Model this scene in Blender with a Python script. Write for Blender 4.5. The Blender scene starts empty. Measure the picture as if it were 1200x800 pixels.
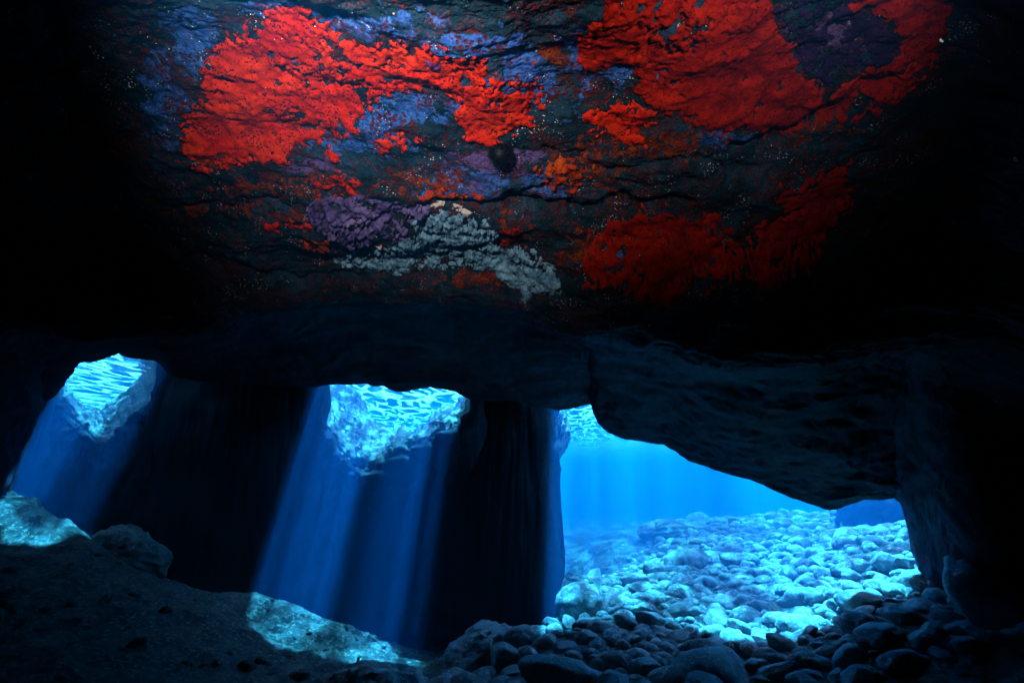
import bpy, math, random
import numpy as np
from mathutils import Vector, Matrix

rng = np.random.default_rng(7)
random.seed(7)
S = bpy.context.scene
COL = S.collection
R = math.radians

# ------------------------------------------------------------------ camera
PITCH = R(15)
cam_d = bpy.data.cameras.new("camera")
cam_d.lens = 18.0
cam_d.sensor_width = 36.0
cam_d.clip_start = 0.05
cam_d.clip_end = 600
cam = bpy.data.objects.new("camera", cam_d)
cam.location = (0, 0, 0)
cam.rotation_euler = (R(90) + PITCH, 0, 0)
COL.objects.link(cam)
S.camera = cam

# ------------------------------------------------------------------ light
SUN_DIR = Vector((0.15, 0.535, 1.869)).normalized()      # from the scene towards the sun
SUN_EL = math.asin(SUN_DIR.z)
SUN_AZ = math.atan2(SUN_DIR.x, SUN_DIR.y)
sun_d = bpy.data.lights.new("sun", 'SUN')
sun_d.energy = 5.0
sun_d.angle = R(1.6)
sun_d.color = (0.05, 0.42, 1.0)                          # daylight under a few metres of sea
sun = bpy.data.objects.new("sun", sun_d)
sun.rotation_euler = SUN_DIR.to_track_quat('Z', 'Y').to_euler()
COL.objects.link(sun)

W = bpy.data.worlds.new("World")
S.world = W
W.use_nodes = True
nt = W.node_tree
sky = nt.nodes.new('ShaderNodeTexSky')
sky.sky_type = 'NISHITA'
sky.sun_disc = False
sky.sun_elevation = SUN_EL
sky.sun_rotation = SUN_AZ
bg = nt.nodes['Background']
bg.inputs['Strength'].default_value = 0.05
nt.links.new(sky.outputs['Color'], bg.inputs['Color'])

S.view_settings.view_transform = 'Standard'
S.view_settings.look = 'None'
S.view_settings.exposure = 5.05
S.view_settings.gamma = 1.0
S.view_settings.use_curve_mapping = False
S.cycles.use_denoising = True
S.cycles.max_bounces = 6
S.cycles.diffuse_bounces = 2
S.cycles.glossy_bounces = 2
S.cycles.volume_bounces = 0
S.cycles.transparent_max_bounces = 8
S.cycles.caustics_reflective = False
S.cycles.caustics_refractive = False
S.cycles.sample_clamp_indirect = 3.0


def photo_dir(px, py):
    """direction of a photo pixel (1200x800) as world x, y, z arrays"""
    cx = (np.asarray(px, float) - 600) / 600
    cy = (400 - np.asarray(py, float)) / 600
    c, s = math.cos(PITCH), math.sin(PITCH)
    return cx, c - s * cy, s + c * cy


def at(px, py, Y):
    """world point where the photo direction meets the plane y = Y"""
    x, y, z = photo_dir(px, py)
    t = np.asarray(Y, float) / y
    return np.stack(np.broadcast_arrays(x * t, y * t, z * t), -1)


def to_photo(P):
    c, s = math.cos(PITCH), math.sin(PITCH)
    f = P[..., 1] * c + P[..., 2] * s
    u = -P[..., 1] * s + P[..., 2] * c
    f = np.where(f < 0.05, 0.05, f)
    return 600 + 600 * P[..., 0] / f, 400 - 600 * u / f


# the two flash heads beside the camera housing, their pool of light is what shows on the roof
def strobe(loc, px, py, Y, watts, cone, col):
    d = bpy.data.lights.new("dive_strobe", 'SPOT')
    d.energy = watts
    d.spot_size = R(cone)
    d.spot_blend = 1.0
    d.shadow_soft_size = 0.05
    d.color = col
    o = bpy.data.objects.new("dive_strobe", d)
    o.location = loc
    tgt = Vector(at(px, py, Y).tolist())
    o.rotation_euler = (Vector(loc) - tgt).to_track_quat('Z', 'Y').to_euler()
    COL.objects.link(o)


strobe((-0.55, 0.30, 0.95), 468, 98, 2.4, 12.0, 74, (1.0, 0.96, 0.92))
strobe((0.72, 0.30, 0.95), 825, 50, 2.4, 4.2, 66, (1.0, 0.93, 0.86))


# ------------------------------------------------------------------ numpy noise
_tab = np.random.default_rng(3)
PERM = np.tile(_tab.permutation(256), 3)
G3 = _tab.normal(size=(256, 3))
G3 /= np.linalg.norm(G3, axis=1)[:, None]
RND = _tab.random((256, 3))


def gnoise(P):
    P = np.asarray(P, float)
    i = np.floor(P).astype(int)
    f = P - i
    w = f * f * f * (f * (f * 6 - 15) + 10)
    i &= 255
    out = 0
    for dx in (0, 1):
        for dy in (0, 1):
            for dz in (0, 1):
                h = PERM[PERM[PERM[i[..., 0] + dx] + i[..., 1] + dy] + i[..., 2] + dz]
                g = G3[h]
                d = g[..., 0] * (f[..., 0] - dx) + g[..., 1] * (f[..., 1] - dy) + g[..., 2] * (f[..., 2] - dz)
                ww = (w[..., 0] if dx else 1 - w[..., 0]) * (w[..., 1] if dy else 1 - w[..., 1]) * (w[..., 2] if dz else 1 - w[..., 2])
                out = out + d * ww
    return out * 1.6


def fbm(P, octv=5, gain=0.5, lac=2.03, ridge=False):
    P = np.asarray(P, float)
    a, s, n = 1.0, 0.0, 0.0
    for k in range(octv):
        v = gnoise(P + 17.3 * k)
        if ridge:
            v = 1 - 2 * np.abs(v)
        s = s + a * v
        n += a
        a *= gain
        P = P * lac
    return s / n


def cell(P):
    """F1, F2 of 3-d cellular noise"""
    P = np.asarray(P, float)
    i = np.floor(P).astype(int)
    f = P - i
    i &= 255
    f1 = np.full(P.shape[:-1], 9.0)
    f2 = f1.copy()
    for dx in (-1, 0, 1):
        for dy in (-1, 0, 1):
            for dz in (-1, 0, 1):
                h = PERM[PERM[PERM[(i[..., 0] + dx) & 255] + ((i[..., 1] + dy) & 255)] + ((i[..., 2] + dz) & 255)]
                q = RND[h]
                d = (q[..., 0] + dx - f[..., 0]) ** 2 + (q[..., 1] + dy - f[..., 1]) ** 2 + (q[..., 2] + dz - f[..., 2]) ** 2
                m = d < f1
                f2 = np.where(m, f1, np.minimum(f2, d))
                f1 = np.where(m, d, f1)
    return np.sqrt(f1), np.sqrt(f2)


def pchip(x, y, q):
    """monotone cubic through (x, y); y may be (..., n)"""
    x = np.asarray(x, float)
    y = np.asarray(y, float)
    h = np.diff(x)
    d = np.diff(y, axis=-1) / h
    m = np.zeros_like(y)
    w1 = 2 * h[1:] + h[:-1]
    w2 = h[1:] + 2 * h[:-1]
    with np.errstate(divide='ignore', invalid='ignore'):
        mm = (w1 + w2) / (w1 / d[..., :-1] + w2 / d[..., 1:])
    m[..., 1:-1] = np.where(d[..., :-1] * d[..., 1:] > 0, mm, 0)
    m[..., 0] = d[..., 0]
    m[..., -1] = d[..., -1]
    q = np.clip(np.asarray(q, float), x[0], x[-1])
    k = np.clip(np.searchsorted(x, q, side='right') - 1, 0, len(x) - 2)
    t = (q - x[k]) / h[k]
    return (y[..., k] * (1 + 2 * t) * (1 - t) ** 2 + m[..., k] * h[k] * t * (1 - t) ** 2
            + y[..., k + 1] * t * t * (3 - 2 * t) + m[..., k + 1] * h[k] * t * t * (t - 1))


def sstep(a, b, x):
    t = np.clip((x - a) / (b - a), 0, 1)
    return t * t * (3 - 2 * t)


# ------------------------------------------------------------------ mesh helpers
def mesh_np(name, V, F, mat, smooth=True, attrs=None):
    V = np.ascontiguousarray(V, dtype=np.float32).reshape(-1, 3)
    F = np.ascontiguousarray(F, dtype=np.int32)
    me = bpy.data.meshes.new(name)
    me.vertices.add(len(V))
    me.vertices.foreach_set('co', V.ravel())
    k = F.shape[1]
    me.loops.add(F.size)
    me.loops.foreach_set('vertex_index', F.ravel())
    me.polygons.add(len(F))
    me.polygons.foreach_set('loop_start', np.arange(0, F.size, k, dtype=np.int32))
    me.update(calc_edges=True)
    me.polygons.foreach_set('use_smooth', np.full(len(F), smooth))
    if attrs:
        for an, arr in attrs.items():
            a = me.attributes.new(an, 'FLOAT_COLOR', 'POINT')
            c = np.ones((len(V), 4), np.float32)
            c[:, :3] = arr.reshape(-1, 3)
            a.data.foreach_set('color', c.ravel())
    me.materials.append(mat)
    me.validate()
    return me


def grid_faces(nu, nv, cyc=False):
    i, j = np.meshgrid(np.arange(nu - 1), np.arange(nv if cyc else nv - 1), indexing='ij')
    j2 = (j + 1) % nv
    return np.stack([i * nv + j, (i + 1) * nv + j, (i + 1) * nv + j2, i * nv + j2], -1).reshape(-1, 4)


def link(name, me, parent=None, **props):
    o = bpy.data.objects.new(name, me)
    COL.objects.link(o)
    if parent:
        o.parent = parent
    for k, v in props.items():
        o[k] = v
    return o


def normals(P):
    du = np.gradient(P, axis=0)
    dv = np.gradient(P, axis=1)
    n = np.cross(du, dv)
    return n / (np.linalg.norm(n, axis=-1, keepdims=True) + 1e-9)


# ------------------------------------------------------------------ material helpers
class NB:
    def __init__(s, name):
        s.m = bpy.data.materials.new(name)
        s.m.use_nodes = True
        s.t = s.m.node_tree
        s.t.nodes.clear()
        s.out = s.n('ShaderNodeOutputMaterial')

    def n(s, kind, **kw):
        o = s.t.nodes.new(kind)
        for k, v in kw.items():
            setattr(o, k, v)
        return o

    def l(s, a, b):
        s.t.links.new(a, b)

    def val(s, sock, v):
        if hasattr(v, 'is_output'):
            s.l(v, sock)
        else:
            sock.default_value = v

    def pos(s):
        return s.n('ShaderNodeNewGeometry').outputs['Position']

    def obj(s):
        return s.n('ShaderNodeTexCoord').outputs['Object']

    def noise(s, v, scale, detail=4, rough=0.55, dist=0.0, out='Fac'):
        o = s.n('ShaderNodeTexNoise')
        s.l(v, o.inputs['Vector'])
        o.inputs['Scale'].default_value = scale
        o.inputs['Detail'].default_value = detail
        o.inputs['Roughness'].default_value = rough
        o.inputs['Distortion'].default_value = dist
        return o.outputs[out]

    def vor(s, v, scale, feature='F1', out='Distance'):
        o = s.n('ShaderNodeTexVoronoi', feature=feature)
        s.l(v, o.inputs['Vector'])
        o.inputs['Scale'].default_value = scale
        return o.outputs[out]

    def rampf(s, f, a, b, lo=0.0, hi=1.0):
        o = s.n('ShaderNodeMapRange', interpolation_type='SMOOTHSTEP')
        s.l(f, o.inputs['Value'])
        o.inputs['From Min'].default_value = a
        o.inputs['From Max'].default_value = b
        o.inputs['To Min'].default_value = lo
        o.inputs['To Max'].default_value = hi
        return o.outputs['Result']

    def math(s, op, a, b=0.0, c=0.0):
        o = s.n('ShaderNodeMath', operation=op)
        s.val(o.inputs[0], a)
        s.val(o.inputs[1], b)
        s.val(o.inputs[2], c)
        return o.outputs[0]

    def mix(s, f, a, b, mode='MIX'):
        o = s.n('ShaderNodeMix', data_type='RGBA', blend_type=mode)
        s.val(o.inputs['Factor'], f)
        for sock, v in ((o.inputs['A'], a), (o.inputs['B'], b)):
            if hasattr(v, 'is_output'):
                s.l(v, sock)
            else:
                sock.default_value = (*v, 1)
        return o.outputs['Result']

    def surf(s, color, rough=0.8, height=None, strength=0.5, dist=0.02, spec=0.2):
        b = s.n('ShaderNodeBsdfPrincipled')
        if hasattr(color, 'is_output'):
            s.l(color, b.inputs['Base Color'])
        else:
            b.inputs['Base Color'].default_value = (*color, 1)
        s.val(b.inputs['Roughness'], rough)
        b.inputs['Specular IOR Level'].default_value = spec
        if height is not None:
            bu = s.n('ShaderNodeBump')
            bu.inputs['Strength'].default_value = strength
            bu.inputs['Distance'].default_value = dist
            s.l(height, bu.inputs['Height'])
            s.l(bu.outputs['Normal'], b.inputs['Normal'])
        s.l(b.outputs[0], s.out.inputs['Surface'])
        return s.m


def mat_roof():
    m = NB("encrusted_rock")
    p = m.pos()
    at_ = m.n('ShaderNodeAttribute', attribute_name='zone')
    sep = m.n('ShaderNodeSeparateColor')
    m.l(at_.outputs['Color'], sep.inputs[0])
    zb, zr, zp = sep.outputs
    n1 = m.noise(p, 2.3, 6, 0.6)
    n2 = m.noise(p, 9.0, 6, 0.65)
    n3 = m.noise(p, 30.0, 5, 0.65)
    base = m.mix(m.rampf(n1, 0.40, 0.62), (0.0050, 0.020, 0.031), (0.020, 0.052, 0.095))
    base = m.mix(m.rampf(n2, 0.45, 0.62), base, (0.008, 0.016, 0.020))
    # blue film growing over the rock
    fb = m.math('ADD', zb, m.rampf(n2, 0.3, 0.7, -0.45, 0.45))
    blue = m.mix(m.rampf(n3, 0.35, 0.65), (0.018, 0.07, 0.30), (0.06, 0.16, 0.50))
    base = m.mix(m.rampf(fb, 0.42, 0.62), base, blue)
    # rusty algae
    fr = m.math('ADD', zr, m.rampf(m.noise(p, 13.0, 7, 0.7), 0.3, 0.7, -0.5, 0.5))
    rust = m.mix(m.rampf(n3, 0.4, 0.6), (0.18, 0.012, 0.003), (0.30, 0.042, 0.005))
    base = m.mix(m.rampf(fr, 0.45, 0.60), base, rust)
    fp = m.math('ADD', zp, m.rampf(n2, 0.3, 0.7, -0.3, 0.3))
    base = m.mix(m.rampf(fp, 0.45, 0.62), base, m.mix(n3, (0.06, 0.02, 0.12), (0.22, 0.13, 0.34)))
    # maroon dots, single and in swarms
    wv = m.n('ShaderNodeVectorMath', operation='ADD')
    m.l(p, wv.inputs[0])
    nv = m.n('ShaderNodeVectorMath', operation='SCALE')
    m.l(m.noise(p, 40, 2, 0.5, out='Color'), nv.inputs[0])
    nv.inputs['Scale'].default_value = 0.016
    m.l(nv.outputs[0], wv.inputs[1])
    d1 = m.vor(wv.outputs[0], 46.0)
    sw = m.rampf(m.noise(p, 5.0, 4, 0.6), 0.42, 0.58, 0.03, 0.50)
    dots = m.math('LESS_THAN', d1, sw)
    base = m.mix(m.math('MULTIPLY', dots, 0.9), base, (0.105, 0.008, 0.006))
    d2 = m.vor(wv.outputs[0], 75.0)
    sw2 = m.rampf(m.noise(p, 4.1, 5, 0.6, 1.0), 0.44, 0.60, 0.0, 0.40)
    base = m.mix(m.math('MULTIPLY', m.math('LESS_THAN', d2, sw2), 0.8), base, (0.14, 0.02, 0.012))
    # white grains: worm tubes and shell grit, also painted in for wet glints
    d3 = m.vor(p, 62.0)
    sw3 = m.rampf(m.noise(p, 6.3, 5, 0.7, 0.5), 0.46, 0.66, 0.0, 0.27)
    base = m.mix(m.math('LESS_THAN', d3, sw3), base, (0.60, 0.52, 0.60))
    h = m.math('ADD', m.math('MULTIPLY', n3, 0.6), m.math('MULTIPLY', m.noise(p, 90, 4, 0.7), 0.35))
    h = m.math('ADD', h, m.math('MULTIPLY', m.rampf(d1, 0.1, 0.5), 0.25))
    return m.surf(base, 0.62, h, 1.0, 0.02, 0.10)


def mat_rock(name, c1, c2, c3, scale=1.0, bump=0.04):
    m = NB(name)
    p = m.pos()
    n1 = m.noise(p, 1.3 * scale, 7, 0.62)
    n2 = m.noise(p, 7.0 * scale, 6, 0.65)
    n3 = m.noise(p, 28.0 * scale, 5, 0.65)
    c = m.mix(m.rampf(n1, 0.38, 0.62), c1, c2)
    c = m.mix(m.rampf(n2, 0.5, 0.66), c, c3)
    c = m.mix(m.rampf(n3, 0.35, 0.5, 0.55, 0.0), c, tuple(x * 0.35 for x in c1))
    h = m.math('ADD', m.math('MULTIPLY', n2, 0.8), m.math('MULTIPLY', n3, 0.35))
    return m.surf(c, 0.85, h, 0.9, bump, 0.06)


def mat_sponge(name, c1, c2, pore, pores=0.40):
    m = NB(name)
    p = m.pos()
    n1 = m.noise(p, 5.0, 5, 0.6)
    n2 = m.noise(p, 24.0, 6, 0.7, 0.6)
    n3 = m.noise(p, 110.0, 4, 0.6)
    c = m.mix(m.rampf(n1, 0.35, 0.65), c1, c2)
    c = m.mix(m.rampf(n2, 0.50, 0.64, 0.0, 0.85), c, tuple(0.35 * x for x in c1))
    c = m.mix(m.rampf(m.noise(p, 3.1, 6, 0.7, 0.4), 0.46, 0.66, 0.0, 0.7), c, tuple(0.42 * x for x in c1))
    d = m.vor(p, 62.0)
    r = m.rampf(m.noise(p, 7.0, 4, 0.6), 0.40, 0.60, 0.03, pores)
    c = m.mix(m.math('MULTIPLY', m.math('LESS_THAN', d, r), 0.85), c, pore)
    h = m.math('ADD', m.math('MULTIPLY', n2, 0.7), m.math('MULTIPLY', n3, 0.35))
    h = m.math('ADD', h, m.math('MULTIPLY', m.rampf(d, 0.02, 0.35), 0.3))
    return m.surf(c, 0.75, h, 0.9, 0.014, 0.08)


M_ROOF = mat_roof()
M_SHADE = mat_rock("shade_dark_rock", (0.018, 0.023, 0.028), (0.035, 0.042, 0.046), (0.012, 0.018, 0.02))  # cave rock colour darkened to carry the shade
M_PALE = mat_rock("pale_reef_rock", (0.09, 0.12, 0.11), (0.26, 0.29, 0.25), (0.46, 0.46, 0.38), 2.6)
M_BED = mat_rock("sandy_bed_rock", (0.025, 0.035, 0.032), (0.11, 0.13, 0.115), (0.30, 0.29, 0.22), 2.6, 0.06)
M_STONE = mat_rock("cobble_stone", (0.08, 0.10, 0.10), (0.26, 0.29, 0.28), (0.50, 0.50, 0.48), 2.4, 0.02)

# ------------------------------------------------------------------ cave roof
LIP = np.array([(-300, 1500), (-120, 1200), (-50, 900), (-10, 640), (30, 520), (45, 472), (62, 464), (74, 452), (80, 437), (88, 425),
                (100, 422), (118, 421), (132, 415), (139, 412), (150, 417), (166, 420), (180, 421), (186, 425), (200, 440),
                (230, 446), (300, 448), (350, 452), (375, 452), (395, 450), (410, 452), (428, 450), (438, 453), (450, 451),
                (462, 456), (475, 457), (488, 453), (505, 452), (520, 455), (534, 458), (548, 466), (575, 468), (600, 466),
                (622, 473), (640, 477), (655, 480), (672, 478), (692, 474), (696, 484), (702, 496), (714, 505),
                (735, 513), (760, 517), (778, 519), (790, 527), (806, 537), (830, 547), (855, 557), (880, 563), (905, 574),
                (930, 583), (950, 590), (972, 597), (985, 594), (1000, 587), (1012, 582), (1030, 583), (1048, 580), (1062, 590),
                (1072, 625), (1085, 690), (1120, 850), (1180, 1100), (1300, 1500)], float)
EDGE = np.array([(-300, 380), (100, 390), (200, 392), (260, 378), (320, 352), (380, 340), (470, 346), (540, 350), (600, 352), (650, 372),
                 (700, 396), (780, 412), (880, 425), (960, 420), (1060, 400), (1300, 390)], float)
ULO, UHI = -500.0, 1700.0
# v parameter of each row of the profile
VROW = [0, 1, 2, 3, 4, 5, 6, 7, 8, 9, 10, 11, 12, 13, 14, 15, 16, 17, 18, 19, 20]


def roof_rows(u):
    uc = np.clip(u, -300, 1300)
    lip = np.interp(uc, LIP[:, 0], LIP[:, 1])
    e = pchip(EDGE[:, 0], EDGE[:, 1], uc)
    z = np.zeros_like(u)
    sl, sr = sstep(-20, -450, u), sstep(1120, 1650, u)
    rows = []
    wide = 1 + 1.5 * (sl + sr)
    rows.append(np.stack([(u - 600) / 600 * 1.7 * wide, z - 0.9, z + 2.15], -1))
    rows.append(np.stack([(u - 600) / 600 * 1.7 * wide, z + 0.5, z + 2.10], -1))
    bul = 0.10 * np.exp(-((u - 620) / 330.0) ** 2)
    for py, Y in ((-60, 1.50), (0, 1.78), (65, 2.12), (130, 2.50), (200, 2.95), (265, 3.45)):
        rows.append(at(u, z + py, Y * (1 - bul) + 0 * z))
    rows.append(at(u, e - 45, 4.0 * (1 - bul)))
    rows.append(at(u, e, 4.45 * (1 - bul)))
    lipY = 8.55 + 0.45 * sstep(590, 680, u) - 1.7 * sstep(690, 900, u)
    over = np.interp(u, [-60, 52, 60, 182, 191, 200, 340, 352, 358, 366, 373, 425, 438, 450, 468, 478, 496, 508, 526, 536, 548, 556, 575, 598, 606, 628, 640, 648, 1066, 1080],
                     [2.3, 2.3, 0, 0, 0.7, 2.3, 2.3, 1.8, 2.3, 1.5, 0.05, 0.0, 0.06, 0.0, 0.08, 0.0, 0.1, 0.05, 0.2, 0.15, 0.5, 1.5, 1.45, 1.4, 1.25, 0.85, 0.35, 0, 0, 0.1])  # unseen roof depth behind the lip
    for f, Y in ((0.10, 0.22), (0.38, 0.50), (0.72, 0.80), (0.93, 0.95)):
        rows.append(at(u, e + (lip - e) * f, 4.6 + Y * (lipY - 4.6)))
    L = at(u, lip, lipY)
    rows.append(L)
    top = 5.2
    ov = over * (1 - 0.85 * sstep(183, 195, u) * (1 - sstep(240, 330, u)))
    bx = L[:, 0] * (1 + ov / L[:, 1])
    rows.append(np.stack([L[:, 0] * (1 + 0.8 * ov / L[:, 1]), L[:, 1] + 0.03 + over * 0.8, L[:, 2] + 0.14 + 0.20 * over], -1))
    rows.append(np.stack([bx, L[:, 1] + 0.02 + over, np.maximum(L[:, 2] + 1.0, 2.6)], -1))
    rows.append(np.stack([bx, L[:, 1] + over, z + top], -1))
    rows.append(np.stack([L[:, 0], z + 3.0, z + top + 0.2], -1))
    rows.append(np.stack([L[:, 0], z - 5.0, z + top], -1))
    rows.append(np.stack([L[:, 0], z - 5.2, z + 3.0], -1))
    A = np.stack(rows, 1)                       # nu, nrow, 3
    s = (sl + sr)[:, None]
    side = np.where(u < 600, -1.0, 1.0)[:, None]
    yy = A[:, :, 1]
    A[:, :, 0] = A[:, :, 0] * (1 - s) + s * side * 13.5
    A[:, :, 2] = A[:, :, 2] * (1 - s) + s * (-5.0)
    # under the floor is deep enough
    A[:, :, 2] = np.maximum(A[:, :, 2], -5.0)
    A[:, :, 0] = np.clip(A[:, :, 0], -14, 14)
    return A


def roof_base(us, vs):
    A = roof_rows(us)
    n = A.shape[1]
    A = np.concatenate([A[:, -3:], A, A[:, :3]], 1)
    v = np.arange(-3, n + 3)
    P = pchip(v, np.moveaxis(A, 1, -1), vs)     # nu,3,nv
    return np.moveaxis(P, 1, -1)


NROW = 21
CRACKS = [  # polylines in photo pixels, depth m, half width px
    ([(596, 238), (625, 243), (660, 240), (690, 243), (725, 238), (760, 234), (800, 231)], 0.10, 5),
    ([(430, 262), (520, 232), (560, 242), (610, 232), (640, 215)], 0.05, 5),
    ([(740, 60), (765, 35), (800, 15)], 0.045, 3),
    ([(330, 55), (390, 105), (450, 110)], 0.02, 3),
    ([(790, 330), (830, 300), (880, 270), (940, 240)], 0.05, 4),
    ([(860, 170), (920, 155), (980, 120), (1040, 80)], 0.06, 7),
    ([(390, 290), (470, 300), (560, 295), (640, 310)], 0.03, 5),
    ([(150, 270), (240, 300), (330, 320), (420, 318)], 0.06, 6),
    ([(640, 180), (720, 195), (800, 180), (880, 195)], 0.03, 5),
    ([(200, 240), (290, 232), (370, 240)], 0.04, 4),
]


def poly_dist(px, py, pts):
    d = np.full(px.shape, 1e9)
    for (ax, ay), (bx, by) in zip(pts[:-1], pts[1:]):
        vx, vy = bx - ax, by - ay
        t = np.clip(((px - ax) * vx + (py - ay) * vy) / (vx * vx + vy * vy), 0, 1)
        d = np.minimum(d, np.hypot(px - ax - t * vx, py - ay - t * vy))
    return d


def inside(px, py, pts):
    c = np.zeros(px.shape, bool)
    n = len(pts)
    for i in range(n):
        ax, ay = pts[i]
        bx, by = pts[(i + 1) % n]
        k = (ay > py) != (by > py)
        with np.errstate(divide='ignore', invalid='ignore'):
            xx = (bx - ax) * (py - ay) / (by - ay) + ax
        c ^= k & (px < xx)
    return c


def roof_eval(us, vs):
    """displaced roof points, smooth normals and photo coordinates"""
    B = roof_base(us, vs)
    N = normals(B)
    q = B * np.array([0.8, 1.0, 1.0])
    px, py = to_photo(B)
    d = 0.16 * fbm(q * 0.9 + 3, 4)
    strat = fbm(B * np.array([1.1, 2.6, 5.0]) + 9 + 0.5 * gnoise(B * 1.3)[..., None], 5, 0.55, ridge=True)
    d = d + 0.055 * strat
    rg = fbm(B * np.array([2.2, 3.4, 3.4]) + 40, 4, 0.55, ridge=True)
    d = d + 0.035 * np.minimum(rg, 0.35)
    d = d + 0.016 * fbm(B * 9.0, 3) + 0.010 * fbm(B * 26.0, 3)
    c1, c2 = cell(B * np.array([11., 15., 15.]) + 0.3 * gnoise(B * 8)[..., None])
    lump = sstep(-0.1, 0.35, fbm(B * 1.7 + 61, 3))
    d = d + 0.014 * lump * (0.45 - c1)
    wx = px + 14 * gnoise(B * 6) + 4 * gnoise(B * 22)
    wy = py + 10 * gnoise(B * 6 + 5) + 4 * gnoise(B * 22 + 5)
    front = (vs > 1.5) & (vs < 15)
    for pts, dep, w in CRACKS:
        dd = poly_dist(wx, wy, pts)
        step = np.exp(-(dd / w) ** 2) * dep
        d = d - step * front
    amp = 1 - 0.62 * np.exp(-((vs - 14.0) / 0.9) ** 2)
    amp = amp * (1 - 0.75 * (vs > 15.5))
    d = d * amp
    # inward normal side: make +N point to the cave
    sgn = roof_eval.sgn
    return B + N * sgn * d[..., None], N * sgn, px, py


roof_eval.sgn = 1.0
_t = roof_base(np.array([590., 600., 610.]), np.array([4.9, 5.0, 5.1]))
if normals(_t)[1, 1, 2] > 0:
    roof_eval.sgn = -1.0


def blob(px, py, x, y, rx, ry, ang=0.0):
    c, s = math.cos(R(ang)), math.sin(R(ang))
    dx, dy = px - x, py - y
    a = (dx * c + dy * s) / rx
    b = (-dx * s + dy * c) / ry
    return np.exp(-(a * a + b * b))


def zone_attr(px, py):
    zb = -0.12 + 0 * px
    for b in ((430, 15, 90, 24), (620, 90, 55, 42), (560, 40, 90, 25), (470, 130, 90, 28, -10), (680, 65, 30, 45), (740, 90, 50, 16),
              (330, 5, 60, 14), (850, 155, 40, 14), (430, 165, 60, 22), (220, 40, 40, 50), (560, 215, 60, 18), (640, 215, 40, 20),
              (715, 300, 14, 14), (200, 110, 30, 60)):
        zb = np.maximum(zb, 0.85 * blob(px, py, *b))
    zr = -0.05 + 0 * px
    for b in ((680, 205, 60, 22), (650, 60, 50, 20), (760, 165, 110, 22, -5), (340, 215, 110, 20), (500, 215, 70, 14), (280, 240, 90, 10),
              (350, 250, 60, 9), (690, 290, 40, 26), (600, 270, 25, 25), (560, 325, 60, 9), (930, 145, 60, 20), (300, 130, 60, 50),
              (260, 170, 40, 30)):
        zr = np.maximum(zr, 0.62 * blob(px, py, *b))
    zp = 0.0 * px
    for b in ((975, 40, 70, 36), (560, 190, 70, 15, 10), (345, 60, 20, 10), (600, 185, 60, 12), (370, 190, 60, 12)):
        zp = np.maximum(zp, 0.75 * blob(px, py, *b))
    return np.stack([zb, zr, zp], -1)


us = np.concatenate([np.linspace(ULO, -20, 60)[:-1], np.linspace(-20, 1120, 620)[:-1], np.linspace(1120, UHI, 60)])
vs = np.concatenate([np.linspace(0, 2, 10)[:-1], np.linspace(2, 9.2, 330)[:-1], np.linspace(9.2, 14.6, 130)[:-1],
                     np.linspace(14.6, 20.999, 40)[:-1]])
P, N, PX, PY = roof_eval(us, vs)
zone = zone_attr(PX, PY)
zone[:, (vs < 1.6) | (vs > 14.8)] = 0.0
me = mesh_np("cave_ceiling", P, grid_faces(len(us), len(vs), True), M_ROOF, attrs={'zone': zone})
link("cave_ceiling", me, kind='structure', label='rugged overhanging rock roof of the sea cave, crusted red and blue where the flash lights it')


# ------------------------------------------------------------------ growth on the roof
def v_at_rows(py0, py1):
    """range of v that covers photo rows py0..py1 near the middle"""
    vv = np.linspace(2, 13.5, 300)
    out = []
    for uu in (300., 500., 700., 900.):
        b = roof_base(np.array([uu, uu + 1]), vv)[0]
        _, y = to_photo(b)
        out.append(y)
    y = np.array(out)
    lo = vv[np.clip(np.argmax(y.max(0) > py0) - 4, 0, 299)]
    hi = vv[np.clip(np.argmax(y.min(0) > py1) + 4, 0, 299)] if (y.min(0) > py1).any() else 13.5
    return lo, hi


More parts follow.
